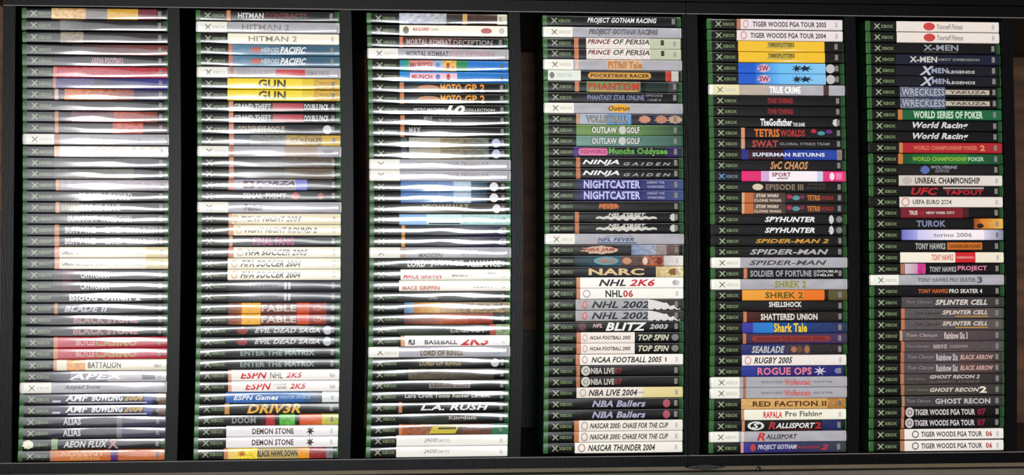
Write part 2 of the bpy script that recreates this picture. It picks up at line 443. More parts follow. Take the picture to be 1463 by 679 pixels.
# description, upper or lower twin, place along the shelf (0.01 mm), then kind, printed bands and lettering (per mille of the case)
STACKS = [
[
 ('black case with yellow and brown art', '', 58868, 'K', '205 438 d9b478>c9a060~2;438 584 77706c;584 794 cfa23c~;794 921 7a3440~;921 962 2a2626', []),
 ('black case with a faint grey smudge', '', 57312, 'K', '264 419 6a6660>2a2a2c~', []),
 ('black case with a faint tan smudge', '', 55720, 'K', '264 419 8a7c66~2;419 992 2c2626', []),
 ('black case with dull maroon art', '', 54077, 'K', '345 990 3a2a30>7a3c34~', []),
 ('black case with a pinkish grey title', '', 52602, 'K', '218 463 20222a', ['ARENA FOOTBALL|472 694|b08a90|b h.6']),
 ('red case with pale art', '', 51127, 'K', '213 236 c9705a;236 987 b8424e>b02c3c~2', []),
 ('purple case with blue art', '', 49652, 'K', '208 231 b06a5a;231 488 4c3c74~2;488 986 3a3448>34348c~', []),
 ('maroon case with a long orange patch', '', 48170, 'K', '221 246 c8a8a0;246 289 3a2430;289 758 d07a3c>8a4a44~2;758 984 3a2c50~', []),
 ('plain black case between maroon cases', '', 46695, 'K', '', []),
 ('dusky pink case with a rusty patch', '', 45220, 'K', '221 245 bc8058;245 334 241e20;334 622 6a4448~;622 919 b04c3c>7a3834~2', []),
 ('black case with a short rusty patch', '', 43745, 'K', '221 245 bc8058;245 613 2c2628;613 820 b8584a~2;820 982 4a3434', []),
 ('silver case with a tan stripe', '', 42239, 'P', '221 253 b88a70', ['AUTO MODELLISTA|397 811|8a8684|h.35']),
 ('white case with a black header', '', 40635, 'K', '217 253 e0b8a0;253 995 e6e2de~', []),
 ('dark grey case with bright glare', '', 39160, 'K', '217 981 3a3a42~', []),
 ('dark grey case with gold flecks', '', 37685, 'K', '217 756 40403c>55503c~2', []),
 ('pale lilac grey case with tan stripe', '', 36210, 'K', '226 251 d0a080;253 994 a8a0a8~', []),
 ('dark case with broad grey title', '', 34735, 'K', '', ['BROKEN SWORD|387 746|b8b4b8|b h.6']),
 ('dark case with khaki and grey title', '', 33260, 'K', '226 253 c89878;253 388 5a5848~', ['BRUTE|262 388|989478|b h.6', 'FORCE BLUE|397 666|a8a6b4|b h.6']),
 ('dark case with two grey words', '', 31785, 'K', '', ['BURNOUT|308 515|b4b2b4|b h.6', 'TAKEDOWN|533 743|b0aeb2|b h.6']),
 ('black case with cream box lettering', 'upper', 30310, 'K', '220 251 bc8058', ['BUFFY THE|291 498|d0ccc0|b h.55', 'SLAYER|561 677|d0ccc0|b h.55', 'CHAOS BLEEDS|704 920|c4c0b4|h.5']),
 ('black case with cream box lettering', 'lower', 28835),
 ('cream case with four dark grey words', 'upper', 27360, 'K', '222 256 d8a488;256 841 e8e2d4;841 998 dcd0a8', ['CABELAS|271 352|5a5854|b h.35', 'DEER|370 482|5a5854|b h.35', 'HUNT|504 603|5a5854|b h.35', 'SEASON OPENER|626 832|5a5854|h.35']),
 ('cream case with four dark grey words', 'lower', 25885),
 ('plum case with a short white title', 'upper', 24410, 'K', '215 395 322a34>48303a;278 332 5a3440~', ['CATWOMAN|399 592|d8d2d2|b h.6']),
 ('plum case with a short white title', 'lower', 22935),
 ('black case with white serif title', '', 21460, 'K', '', ['Blood Omen 2|326 810|dcd8d4|b h.6']),
 ('dark grey case with small pale title', '', 19985, 'K', '225 247 bc8058;247 909 26262e>34343c~', ['BLADE II|292 587|c0bec4|b i h.55']),
 ('dark case with a wide pink title', 'upper', 18510, 'K', '', ['BLACK STONE|356 794|b07c7a|b h.6']),
 ('dark case with a wide pink title', 'lower', 17035),
 ('red case with gold lettering', 'upper', 15560, 'K', '225 252 c88058;252 993 b83444>b02c3c~', ['BICYCLE|377 502|d8b0a8|h.55', 'CASINO|507 788|a88e3c|b h.7']),
 ('red case with gold lettering', 'lower', 14080),
 ('cream case with an orange flame blotch', '', 12590, 'K', '228 250 c99478;250 317 e4dcc4;317 442 dca060~2;442 1000 e6e2ce', ['BATTALION|460 683|56544e|b h.6', '@disc|906 942|a8a49c|']),
 ('grey case with spaced silver capitals', '', 11115, 'K', '211 345 26262e>5c5c6c;345 595 8e8c94~;595 1001 c2bec2', ['APEX|332 715|e6e2e2|b i h.55', '@box|827 916|84828a|h.6']),
 ('silver case with thin grey script', '', 9640, 'P', '', ['Amped Snow|302 551|56565c|i b h.45']),
 ('navy case with silver and gold lettering', 'upper', 8165, 'K', '214 847 1e1e38>2c2c40;847 901 46548c;901 941 38343c;941 999 7c6058~', ['AMF|312 468|e0dede|b i h.6 y.1', 'BOWLING|490 704|e0dede|b i h.6 y.1', '2004|709 838|c09a38|b i h.6 y.1', '@box|330 865|c6c4cc|h.12 y-.36', '@box|227 281|c6c4d8|h.15 y-.2']),
 ('navy case with silver and gold lettering', 'lower', 6690),
 ('dark violet case with short grey title', 'upper', 5215, 'K', '208 440 22222e>2c2c3c;440 663 2e2830;663 699 6c6c78;699 1002 3e3e50', ['ALIAS|302 422|c8c4c8|b h.6']),
 ('dark violet case with short grey title', 'lower', 3740),
 ('black case with cream sticker on header', '', 2265, 'K', '226 268 8ca478', ['@blob|26 106|e4e0cc|h.85', 'AEON FLUX|307 605|d0ccca|b i h.6', 'X|605 680|b08c8c|b h.8']),
 ('orange case with a purple block', '', 790, 'K', '220 251 b87850;251 629 cc783a>c46c34~;629 678 5a2c78;678 994 c06c38~', ['ADVENT|286 589|dca868|h.4 y.15', 'RISING|358 553|dca868|h.3 y-.25']),
],
[
 ('black case with grey and red lettering', '', 58849, 'K', '215 243 bc8058', ['HITMAN|294 472|c4c0be|b h.5', 'CONTRACTS|481 771|7c3c3c|h.5']),
 ('silver case with thin grey capitals', '', 57326, 'P', '', ['HITMAN 2|321 648|76706e|h.5']),
 ('cream case with faint thin capitals', '', 55781, 'K', '221 999 ebe5d2', ['HITMAN 2|365 701|8a8478|h.5']),
 ('steel blue case with a red mark', 'upper', 54306, 'K', '224 251 c07e66;251 595 6086a0>446a84~;595 999 3a5c74>44687c', ['@blob|372 451|b05446|h.6', 'HEROES|447 577|b8bcc0|b i h.45', 'PACIFIC|581 762|dcdee0|b i h.6']),
 ('steel blue case with a red mark', 'lower', 52809),
 ('silver case with a red bar', '', 51289, 'P', '234 257 b88468', ['HALF LIFE|285 534|a09c9a|b h.55', '@box|548 752|c03c44|h.55', 'REMIX PACK|761 923|8c8886|h.5']),
 ('yellow case with brown serif capitals', 'upper', 49792, 'K', '214 728 ead23c;728 812 dcc03c;812 992 c8a44c~2', ['GUN|427 617|4a3c18|b h.8']),
 ('yellow case with brown serif capitals', 'lower', 48249),
 ('black case with a red bar amid lettering', 'upper', 46707, 'K', '221 252 c8907c', ['GRAND THEFT|258 513|bab6b4|b h.55', '@box|525 738|b04850|h.65', 'DOUBLE PACK|744 913|d0cecc|b h.55']),
 ('black case with a red bar amid lettering', 'lower', 45212),
 ('dark case with a disc badge, tan title', '', 43720, 'K', '221 253 c8907c;253 1005 26262a', ['GOLDENEYE ROGUE|281 606|a49684|b h.6', '@disc|871 933|c8ccd4|h.78']),
 ('case with grey blue and yellow art', '', 42245, 'K', '221 253 c8907c;253 365 5c6470~;365 615 787878~2;615 866 a89058~2;866 996 c8a850', ['GLADIUS|643 861|6a5c3c|b h.4']),
 ('silver case with a brownish smear', '', 40759, 'P', '227 255 b88468;606 829 a8988c~', ['@disc|866 949|8c8a8a|h.3']),
 ('dark case fading to brown', '', 39284, 'K', '221 253 c8907c;253 606 3c3a3c>4a4642~;606 949 5c5046~2', []),
 ('dark grey case with brown haze', '', 37809, 'K', '221 253 c8907c;253 606 48484a>504c48;606 949 685a4c~', []),
 ('pale lilac case with an orange logo', '', 36334, 'K', '216 253 c08068;253 680 a8a0b0>b0a8b0~;680 759 7c80c0;759 940 343438~', ['@box|318 392|24201e|h.7', '@blob|337 378|d08850|h.5', 'FORZA|402 675|38343c|b i h.4 y.15', 'MOTORSPORT|420 680|786c74|h.22 y-.28']),
 ('black case with a small red star', '', 34859, 'K', '', ['FINAL FIGHT|318 615|b0aeac|b h.5', '@blob|643 708|b8483c|h.7', '@blob|829 875|a05444|h.6']),
 ('silver case with short dark lettering', '', 33324, 'P', '', ['Fuzion|328 448|38363a|b h.6']),
 ('cream case with dark italic sports title', '', 31789, 'K', '217 240 dca890;240 996 e2d8bc', ['@ring|243 284|c8a890|h.7', 'FIGHT NIGHT 2004|300 718|44423e|b i h.5']),
 ('cream case with a longer italic title', '', 30300, 'K', '217 252 cc9470;252 997 e6dec4', ['@ring|268 310|c8b090|h.7', 'FIGHT NIGHT ROUND 2|328 828|44423e|b i h.5']),
 ('black case with a magenta title', '', 28816, 'K', '222 245 c09474', ['FINAL FANG|389 670|a83c74|b h.7']),
 ('white case with dark title, tan stripe', '', 27341, 'K', '218 253 c8886c;253 1002 e8e4d2', ['@ring|273 322|c8a8a0|h.7', 'FIFA SOCCER 2005|334 765|3a3a38|b i h.55']),
 ('white case with dark title, no stripe', 'upper', 25860, 'K', '213 1003 eae6d4', ['@ring|237 281|d8b0a8|h.7', 'FIFA SOCCER 2004|302 718|383836|b i h.6']),
 ('white case with dark title, no stripe', 'lower', 24385),
 ('dark slate case with tiny pale mark', 'upper', 22910, 'K', '219 1008 2c2c32>303038', ['FREEDOM|368 600|68686c|h.35', 'II|604 646|b8b6be|b h.6']),
 ('dark slate case with tiny pale mark', 'lower', 21435),
 ('fiery orange case with pale capitals', 'upper', 19960, 'K', '220 313 7a3c2c>a06030~2;313 443 e4ac40~;443 694 6e4034~;694 777 c85028~;777 898 8c3428~2;898 935 2c2230', ['FABLE|448 689|c4aea4|b h.6', '@ring|805 865|c07038|h.5']),
 ('fiery orange case with pale capitals', 'lower', 18485),
 ('black case with red mark, round badge', 'upper', 17011, 'K', '', ['@blob|273 357|943c3c|h.7', 'EVIL DEAD SAGA|403 854|bcbab8|i b h.45', '@disc|876 936|b8bcc4|h.8']),
 ('black case with red mark, round badge', 'lower', 15536),
 ('black case with spaced grey green title', 'upper', 14061, 'K', '', ['ENTER THE MATRIX|308 820|84948a|b h.5']),
 ('black case with spaced grey green title', 'lower', 12587),
 ('white case with red, black, red lettering', '', 11112, 'K', '227 250 dca48c;250 999 ece8e2', ['ESPN|311 496|c8323c|b i h.65', 'NHL|516 602|54524e|h.6', '2K5|623 738|c83240|b i h.5', '@disc|926 964|b0aca8|h.5']),
 ('white case with red and tiny grey lettering', '', 9637, 'K', '228 252 dca48c;252 1001 ece8e2', ['ESPN|345 525|c8323c|b i h.65', 'COLLEGE|541 629|8c8a86|h.25 y.22', 'HOOPS|564 629|8c8a86|b h.25 y-.15', '2K5|651 765|c83240|b i h.5', '@disc|928 965|b0aca8|h.5']),
 ('blue case with a white end block', '', 8163, 'K', '215 752 3e72b8>3468a4~;752 877 346088>64686c~;877 1001 dce0dc', ['ESPN Games|267 576|dce2ea|b i h.45', 'WINTER SPORTS|584 798|94b4d8|i h.3']),
 ('black case with yellow slanted title', '', 6688, 'K', '207 240 c89058;240 999 221e20', ['DRIV3R|361 729|dcae48|b i h.85']),
 ('black case with red, green, yellow patches', '', 5214, 'K', '455 493 3a2020;493 553 b03434~;553 586 2c2c20;586 693 60b048~2;693 725 2c2018;725 879 cc5430>d07030~;879 1003 c8b858>a8b858~', ['DOOM|260 423|8c8c8c|b h.6']),
 ('white case with jagged red black title', 'upper', 3739, 'K', '224 1004 e8e4e4', ['FORGOTTEN REALMS|484 605|a89494|h.16 y.32', 'DEMON STONE|401 687|4a3834|b h.55', '@star|771 831|24241f|h.95']),
 ('white case with jagged red black title', 'lower', 2265),
 ('yellow and red case with dark condensed title', '', 790, 'K', '211 239 c08868;239 309 e8cc70;309 440 e8d040~2;440 719 b8a468;719 798 e0982c~;798 914 94302c~2;914 961 787880', ['@star|300 370|c06c30|h.7', 'BLACK HAWK DOWN|441 717|2c2a24|b h.6']),
],
[
 ('case with pale grey and brown art', '', 58752, 'K', '232 564 b8bcc8>a8acb0~2;564 678 383430;678 711 c0a060;711 924 4a3428~2;924 998 c4c0a8', []),
 ('white case with red line and badges', '', 57144, 'K', '231 999 ece6d8', ['@disc|255 297|7a7466|h.7', 'MLB SLUGFEST|326 441|b85450|b h.3 y.1', 'LOADED|454 506|94908c|h.2 y.1', '@disc|805 883|b8706c|h.55', '@disc|933 970|c0bcb4|h.6']),
 ('maroon case with long greyish title', '', 55556, 'K', '229 253 c87c64;253 609 4c2826;609 742 4c2826>241e20', ['MORTAL KOMBAT|277 595|b09c98|b h.6', 'DECEPTION|609 884|a49c98|h.5']),
 ('silver case with dark and pink lettering', '', 53997, 'P', '', ['MORTAL KOMBAT|275 574|605c5c|b h.5', 'DECEPTION|584 892|b48488|h.45']),
 ('sky blue case with green corner patch', '', 52419, 'K', '226 293 3088a8>30a070;293 464 d08c84~2;464 530 8cb0c0;530 625 dcae5c~2;625 706 2c8858~;706 996 2878c4', ['MUNCH|298 454|8c3c40|b h.5', '@disc|478 511|5c6cb4|h.5', '@disc|554 578|a4442c|h.6']),
 ('sky blue case with pink white title', '', 50907, 'K', '225 994 3088c8>2474c0', ['@box|296 629|e4bcc8|h.7', 'MUNCH|310 453|9c3848|b h.4', '@disc|477 510|5c6cb4|h.5', '@disc|553 581|b43c4c|h.6']),
 ('black case with orange title and ellipse', 'upper', 49432, 'K', '223 252 bc8058', ['@disc|347 504|b07c50|h.6 y-.05', 'MOTO|509 656|dc9c40|b h.7', 'GP 2|680 822|d89438|b h.7']),
 ('black case with orange title and ellipse', 'lower', 47957),
 ('black case with bold white number mid title', '', 46470, 'K', '', ['MICRO MACHINE|320 534|c8c4be|h.3', '10|542 679|eae6dc|b i h.85', 'COLLECTION|679 891|c8c4be|h.25']),
 ('black case with small grey wording, tan stripe', '', 44996, 'K', '224 254 bc8058', ['MEN OF|390 447|a09c9c|h.35 y.2', 'VALOR|495 585|a09c9c|h.4']),
 ('black case with one short grey word', '', 43521, 'K', '222 251 bc8058', ['MAX|284 365|b0aeae|b h.6 y.1']),
 ('black case with tan blur and disc badge', 'upper', 42046, 'K', '226 264 4a525c;264 283 2a2a2c;283 502 a0a098>a49c84;502 844 8c7c5c>646c68~2', ['@disc|866 927|b4bcd4|h.8']),
 ('black case with tan blur and disc badge', 'lower', 40572),
 ('silver case with thin dark title', 'upper', 39097, 'P', '', ['MEDAL OF HONOR|338 633|80706c|h.3 y.1', 'FRONTLINE|652 844|80706c|h.3 y.1']),
 ('silver case with thin dark title', 'lower', 37623),
 ('blue fronted case with a disc badge', 'upper', 36149, 'K', '222 593 5078ac>6484ac~;593 716 a8b8c8~;716 830 446478>283c4c', ['@disc|848 908|d4d4d6|h.8']),
 ('blue fronted case with a disc badge', 'lower', 34675),
 ('dark olive case with a disc badge', '', 33201, 'K', '211 963 2c2820>38342a', ['MECHASSAULT|373 698|a09a78|b h.5 y.15', '@disc|867 926|d4d4d0|h.8']),
 ('pale blue case with a black underline', '', 31727, 'K', '211 402 88acd8>90b8dc;402 649 c4dce0;649 994 a8ccc8~', ['MARVEL RISING|421 621|605c50|b h.3 y0', '@box|416 640|22242a|h.12 y-.36']),
 ('navy black case with grey triangle mark', 'upper', 30253, 'K', '226 250 c89048;250 640 20242c;640 955 22203c>2c2a44~', ['@tri|888 963|94949a|h.6']),
 ('navy black case with grey triangle mark', 'lower', 28779),
 ('silver case with dark ink smears', '', 27306, 'P', '231 255 b89878', ['MADDEN|345 517|5c5448|i b h.35 y-.25', '2005|642 785|5c5448|i b h.4']),
 ('black case with broad pale block title', '', 25832, 'K', '', ['LORD|269 395|d0ceca|b h.6', 'JUSTICE|427 663|c4c2bc|b h.6', 'ALLIANCE|690 925|ccc8c2|b h.6']),
 ('white case with red and black lettering', '', 24359, 'K', '221 1002 e8e6dc', ['MACE GRIFFIN|242 507|c4585c|b h.5 y-.1', 'BOUNTY HUNTER|581 890|545450|b i h.35']),
 ('white case with paler red lettering', '', 22885, 'K', '211 1000 e8e4da', ['MACE GRIFFIN|235 494|c87870|b h.4 y-.2', 'HUNTER|581 686|a09e98|i h.3', 'BOUNTY|734 873|545450|b h.4']),
 ('black case washed by a long pale glare', '', 21412, 'K', '211 940 2c2c28>3a3a38', ['LINKS|422 480|8c8a88|b h.5', 'GOLF|729 758|74726e|h.5']),
 ('case with brown and cream patterned end', '', 19939, 'K', '249 374 6080a0>98b4cc;316 498 b88040>d8b878~;498 613 b8a07c~;613 999 9c8c70~3', []),
 ('rusty orange black case', '', 18466, 'K', '249 498 5c3428>a05c40~;498 872 b05c34>8c3424~2', []),
 ('dark green black case with bright end', '', 16992, 'K', '212 595 283420~;853 896 a85040~;896 998 88a078~2', ['LEGACY|575 829|98968c|b h.5']),
 ('white case with large red lettering', '', 15519, 'K', '228 256 d8a470;256 1001 ece8e6', ['MLB|280 328|34343c|b i h.7', 'BASEBALL|395 624|5c5658|b h.45 y-.1', '2K5|647 855|c43434|b i h.85']),
 ('silver case with a gold title', '', 14046, 'P', '', ['LORD OF RINGS|367 664|6c5828|b h.5 y-.1', '@ring|880 921|8898b0|h.6']),
 ('black case with gold title, round badge', '', 12573, 'K', '', ['LORD OF RINGS|361 653|94804a|b h.5', '@disc|862 921|b8bcc4|h.75']),
 ('black case with tan haze', '', 11100, 'K', '285 885 5c5240>3c3830~2', []),
 ('black case with a boxed pinkish title', '', 9627, 'K', '', ['@box|431 721|807470|h.55', 'LEISURE SUIT|448 710|40302c|b h.4']),
 ('black case with long pale lowercase title', '', 8154, 'K', '', ['Lara Croft Tomb Raider Legend|264 859|bcb8b0|b h.5']),
 ('black case with silver slanted racing title', '', 6682, 'K', '222 246 bc8058', ['L.A. RUSH|375 853|dedede|b i h.55']),
 ('black case with blurred silver title', '', 5209, 'K', '300 576 242c24~', ['Kingdom|576 767|a8a49c|b h.5']),
 ('multicoloured case with a yellow plaque', '', 3736, 'K', '228 247 cc8458;247 457 a85c38>8c6448~2;457 666 584434~;666 876 6c4838~2;876 999 3c7458~2', ['@para|438 652|c4b440|h.75', '@box|504 628|484018|h.2 y.1']),
 ('white case with faint grey title', 'upper', 2263, 'K', '214 999 e8e6de', ['JADE|404 500|a4a29c|b i h.45', 'EMPIRE|500 587|bebcb6|h.3']),
 ('white case with faint grey title', 'lower', 790),
],
[
 ('black case with long white racing title', '', 58723, 'K', '', ['PROJECT GOTHAM RACING|322 821|d4d2d2|b i h.6']),
 ('silver case with pale outlined racing title', '', 57169, 'P', '', ['PROJECT GOTHAM RACING|336 824|86848e|b i h.55 o']),
 ('case with white scalloped art, orange stripe', 'upper', 55694, 'K', '225 256 bc7a58;256 311 242022;311 767 dcd4ce~;767 991 b8bca4', ['PRINCE|321 487|7c3834|b i h.45 y.15', 'OF PERSIA|504 765|5c5850|b i h.5 y.15', '@box|847 871|44443c|h.5 y.1']),
 ('case with white scalloped art, orange stripe', 'lower', 54219),
 ('silver case with a golden orange title', '', 52744, 'P', '229 253 d8b8ac;456 708 c8a88c~', ['PiTfall Tale|466 708|b4762c|b h.65']),
 ('black case with white header, gold pill', '', 51269, 'X', '877 920 b85034>a83828~;920 971 c0b8b4', ['@pill|320 773|c8994c|h.6', 'POCKETBIKE RACER|339 761|4a3010|b h.35']),
 ('case with red lettering in green glow', '', 49794, 'K', '225 256 bc7a58;256 309 1e1e20;309 696 709060>787858~;735 899 20302c~;899 958 44404a', ['PHANTOM|319 687|b4442c|b h.7', '@box|328 677|d0a450|h.1 y-.42']),
 ('black case with slate blue title', '', 48319, 'K', '', ['PHANTASY STAR ONLINE|313 722|7c80a0|b h.5', 'EPISODE|734 855|8c8c94|h.22 y.2', 'I AND II|748 840|8c8c94|h.22 y-.2']),
 ('silver case with yellow slanted logo', '', 46844, 'P', '', ['@blob|447 626|dca834|h.85', 'Outrun|462 616|6c4818|b i h.45']),
 ('case with skin toned hands on blue art', '', 45369, 'K', '231 258 b88c74;258 451 a4acb8;451 625 6c94bc~;625 992 342c3c>28324c~', ['VOLLEYBALL|306 591|94948c|b h.6 o', '@blob|673 765|c08c74|h.75', '@blob|789 885|b48068|h.8', '@blob|881 992|bc947c|h.8']),
 ('green case with white golf title', '', 43894, 'K', '232 701 6c8c4c>64864c;701 990 5c7c4c>2c4438', ['OUTLAW|342 522|d4d2cc|b h.6 o', '@disc|535 589|c0c0b8|h.75', 'GOLF|590 686|d4d2cc|b h.6 o']),
 ('teal case with white golf title', '', 42419, 'K', '231 699 70948a>5c8078;699 989 587c70>3c5c50', ['OUTLAW|340 521|c8cac4|b h.6 o', '@disc|533 587|bcc0b8|h.75', 'GOLF|588 688|c8cac4|b h.6 o']),
 ('purple case with pink plaque, green title', '', 40944, 'K', '211 245 44307c;245 872 1c1828;872 988 2c2454', ['@pill|245 455|d4709c|h.65', 'ODDWORLD|255 446|8c2c58|b h.35', 'Munchs Oddysee|462 884|64a448|b h.75 o']),
 ('black case with spaced white italic title', 'upper', 39469, 'K', '227 257 b4744c', ['NINJA|273 536|dedcda|b i h.55', 'G A I D E N|567 905|9a9894|b i h.3 y-.1']),
 ('black case with spaced white italic title', 'lower', 37994),
 ('indigo case with lavender title', 'upper', 36519, 'K', '214 271 1e1c2c>2c2a5c;271 696 2c2a64;696 995 34346c>445080', ['NIGHTCASTER|281 686|b8b8e4|b h.75', 'DEFEAT THE|735 860|a8a8c0|h.22 y.2', 'DARKNESS|739 860|a8a8c0|h.22 y-.2']),
 ('indigo case with lavender title', 'lower', 35044),
 ('black case with short orange title', '', 33559, 'K', '', ['@blob|378 538|8c4420|h.6', 'FEVER|391 530|c87838|b h.45']),
 ('black case with jagged white two-line title', 'upper', 32084, 'K', '217 246 b4744c', ['NFL STREET|454 724|c4c2bc|b i h.3 y.25', '@zig|367 803|c4c2ba|h.6 y-.05', '@blob|893 946|c4c2ba|h.75']),
 ('black case with jagged white two-line title', 'lower', 30609),
 ('silver case with dark blue lined title', '', 29134, 'P', '', ['@box|378 658|405c80|h.1 y-.35', 'NFL FEVER|378 639|34527c|b i h.35 y-.05', '2003|426 629|8c9098|h.2 y.3']),
 ('case with cream red emblem, misty art', '', 27659, 'K', '214 523 26201e;523 620 28282c;620 794 7c8ca8>9ca0b0~2;794 871 948888~;871 963 6c5450~2', ['@blob|248 525|c4a894|h.8', 'NBA JAM|282 504|9c3c30|b i h.4']),
 ('teal case with jumbled players art', '', 26184, 'K', '215 543 22343c>305c6c~;543 698 5c4840~2;698 853 9c6048~3;853 998 c0b8b8>e0dcd4~', ['@disc|350 529|6c9498|h.75', 'NBA 2K|389 505|b07050|b h.4', '@blob|548 621|bc8c6c|h.7', '@blob|698 737|d8c0b0|h.8', '@blob|795 843|742c28|h.8']),
 ('dark case with wide tan metallic title', '', 24709, 'K', '215 796 1e1c20>22242c;796 994 c8b080>d8cca0~2', ['NARC|314 711|d4b888|b h.62', '@blob|878 960|8c5c38|h.7']),
 ('white case with black and red title', '', 23234, 'K', '227 254 c48c64;254 997 eeeae4', ['NHL|385 582|2e2e30|b i h.62', '2K6|603 789|c42434|b i h.65', '@disc|913 963|a8a8a8|h.5']),
 ('white case with narrow black and red title', '', 21759, 'K', '228 255 c08860;255 995 eae8e0', ['@ring|272 328|b8a4b4|h.75', 'NHL|434 555|34342f|b h.65', '06|560 632|b03c30|b h.65']),
 ('grey case with a white swoosh', 'upper', 20284, 'K', '222 749 a8a8a8>a0a2a6~;749 995 3a3634', ['@ring|244 263|c49090|h.6', '@disc|270 306|c8a0a0|h.7', '@ring|270 306|b86068|h.7', 'NHL 2002|335 747|34343a|b i h.65', '@wave|739 976|d4d2ce|h.95']),
 ('grey case with a white swoosh', 'lower', 18787),
 ('black case with bold white slanted title', '', 17312, 'K', '230 303 382628~2', ['@blob|238 295|6c4444|h.7', 'NFL|344 413|c8a8a8|b i h.35 y.1', 'BLITZ|436 732|e4e2de|b i h.75', '2003|749 883|b8b6b4|b i h.45']),
 ('half white half black case, two titles', 'upper', 15837, 'K', '230 262 c48464;262 645 e6dcd4', ['@ring|272 308|c4a4a4|h.7', 'NCAA FOOTBALL 2005|325 617|4a4644|b i h.35', 'TOP SPIN|671 892|c4c4ac|b i h.55', '@disc|909 960|7c7c7c|h.6']),
 ('half white half black case, two titles', 'lower', 14362),
 ('white case with long italic football title', '', 12865, 'K', '225 256 c08468;256 997 e8e4dc', ['@ring|270 309|b89c9c|h.75', 'NCAA FOOTBALL 2005|336 842|3a3a3a|b i h.55', '@box|864 874|9c3c3c|h.4']),
 ('black case with white disc, red number', 'upper', 11390, 'K', '230 255 b47850', ['@disc|264 329|c8c2b8|h.88', '@ring|280 315|7c7870|h.5', 'NBA LIVE|334 500|bcb8ae|b h.55', '07|502 556|8c2430|b h.55']),
 ('black case with white disc, red number', 'lower', 9915),
 ('cream case yellowing toward its foot', '', 8440, 'K', '233 704 ded6cc;704 998 dccc98>d8c890', ['@ring|256 301|b8a090|h.75', 'NBA LIVE 2004|318 668|3e3e3c|b i h.6', '@box|673 714|bca494|h.15']),
 ('black case with violet grey script title', 'upper', 6965, 'K', '', ['NBA Ballers|343 726|a4a2b8|b i h.6', '@disc|850 901|a85460|h.75']),
 ('black case with violet grey script title', 'lower', 5490),
 ('white case with very long italic title', 'upper', 4015, 'K', '219 253 b88058;253 994 e2dcd2', ['@ring|267 317|b89c98|h.8', 'NASCAR 2005: CHASE FOR THE CUP|330 890|44443e|b i h.5']),
 ('white case with very long italic title', 'lower', 2540),
 ('white case with bold dark italic racing title', '', 1057, 'K', '225 1000 e6e2d8', ['@ring|247 300|b89490|h.8', 'NASCAR THUNDER 2004|319 798|3c3c38|b i h.6']),
],
[
 ('off-white case with long title, reddish stripe', '', 58534, 'K', '219 248 b87460;248 997 dad0d2', ['@ring|263 305|c89c9c|h.8', 'TIGER WOODS PGA TOUR 2005|335 874|4c4a4a|b h.5']),
 ('off-white case with long title, no stripe', '', 56991, 'K', '217 1004 dcd2d2', ['@ring|244 291|c89494|h.8', 'TIGER WOODS PGA TOUR 2004|316 870|4c4a4a|b h.5']),
 ('yellow case with a khaki title', 'upper', 55516, 'K', '225 857 e2b834;857 1019 1a1614', ['@para|427 642|bca44c|h.6 y.1', 'TIMESPLITTERS|439 636|645820|b h.4 y.15', '@swipe|467 723|ecd8a0|h.18 y-.38']),
 ('yellow case with a khaki title', 'lower', 54013),
 ('blue case with two dark runners', 'upper', 52491, 'K', '221 344 1e5cc0;344 520 2c6cc8>68b0e4;520 859 6cb4e4>84bce0', ['@blob|351 453|c8a8bc|h.85', 'SW|371 442|8c3050|b h.5', '@star|608 685|1c2c38|h.8', '@star|648 770|182838|h.7', '@disc|861 927|b4b4b8|h.85']),
 ('blue case with two dark runners', 'lower', 51016),
 ('tan silver case with white title', '', 49518, 'P', '32 223 dcd4ac;223 439 b4a89c~;840 880 4c3838', ['TRUE CRIME|444 672|f4f2ee|b h.65']),
 ('black case with dark red curved title', 'upper', 48043, 'K', '', ['@box|426 614|4a1418|h.5', 'THE THING|430 612|8c2c30|b h.5']),
 ('black case with dark red curved title', 'lower', 46568),
 ('black case with white blackletter title', '', 45093, 'K', '', ['TheGodfather|374 606|dedede|b h.7', 'THE GAME|611 699|cacaca|b h.35 y-.2', '@blob|898 953|c8c8c8|h.75']),
 ('black case with orange and red words', '', 43619, 'K', '231 258 c88c68', ['TETRIS|326 510|cc7430|b h.75', 'WORLDS|517 696|a83432|b h.65', '@blob|737 781|a82c40|h.45 y.2', '@blob|781 844|4c8c90|h.45', '@blob|844 898|6c3480|h.4 y.15']),
 ('black case with dull red word, thin subtitle', '', 42144, 'K', '230 257 c09478', ['SWAT|310 499|a44440|b h.65', 'GLOBAL STRIKE TEAM|511 874|8c8a88|h.25']),
 ('blue and maroon case with spaced title', '', 40669, 'K', '231 280 2c3084~;280 539 3c1820>301828~;539 930 24388c>28489c~;930 965 947c7c', ['SUPERMAN RETURNS|310 840|ccd0dc|b h.35']),
 ('black case with tan scrawled title', '', 39194, 'K', '', ['SvC CHAOS|441 717|c08c5c|b i h.75']),
 ('hot pink and white case', '', 37719, 'B', '231 372 dc2c74>cc3470;372 431 c8a4c8;431 782 e8e0e4;782 824 c0c4dc;824 992 d43c78~', ['SPORT|450 589|882c54|b h.4 y.15', '@box|489 568|a88c98|h.15 y-.2', '@disc|872 908|e8d0dc|h.75', '@box|919 963|e07ca4|h.6']),
 ('black case with dim tan title', '', 36244, 'K', '', ['@disc|308 386|c8bca4|h.6', 'EPISODE III|406 679|847464|b h.55', 'REVENGE|713 840|54483c|h.2 y.25', 'OF THE SITH|699 840|54483c|h.2 y-.1']),
 ('orange brown case with small red word', 'upper', 34769, 'K', '230 249 c8a480;249 313 b86c3c;313 547 70584a>483c38~;547 996 2c2424>1c1818', ['STAR WARS|332 498|d0c4b8|b i h.3 y.2', 'CLONE WARS|318 516|c8b8a8|b h.25 y-.25', '@blob|552 596|a82c48|h.45 y.1', '@blob|591 654|5c8c94|h.5', '@blob|649 688|74304c|h.4 y.1', 'TETRIS|705 801|c87838|b h.5', 'WORLDS|806 898|94302c|b h.4']),
 ('orange brown case with small red word', 'lower', 33294),
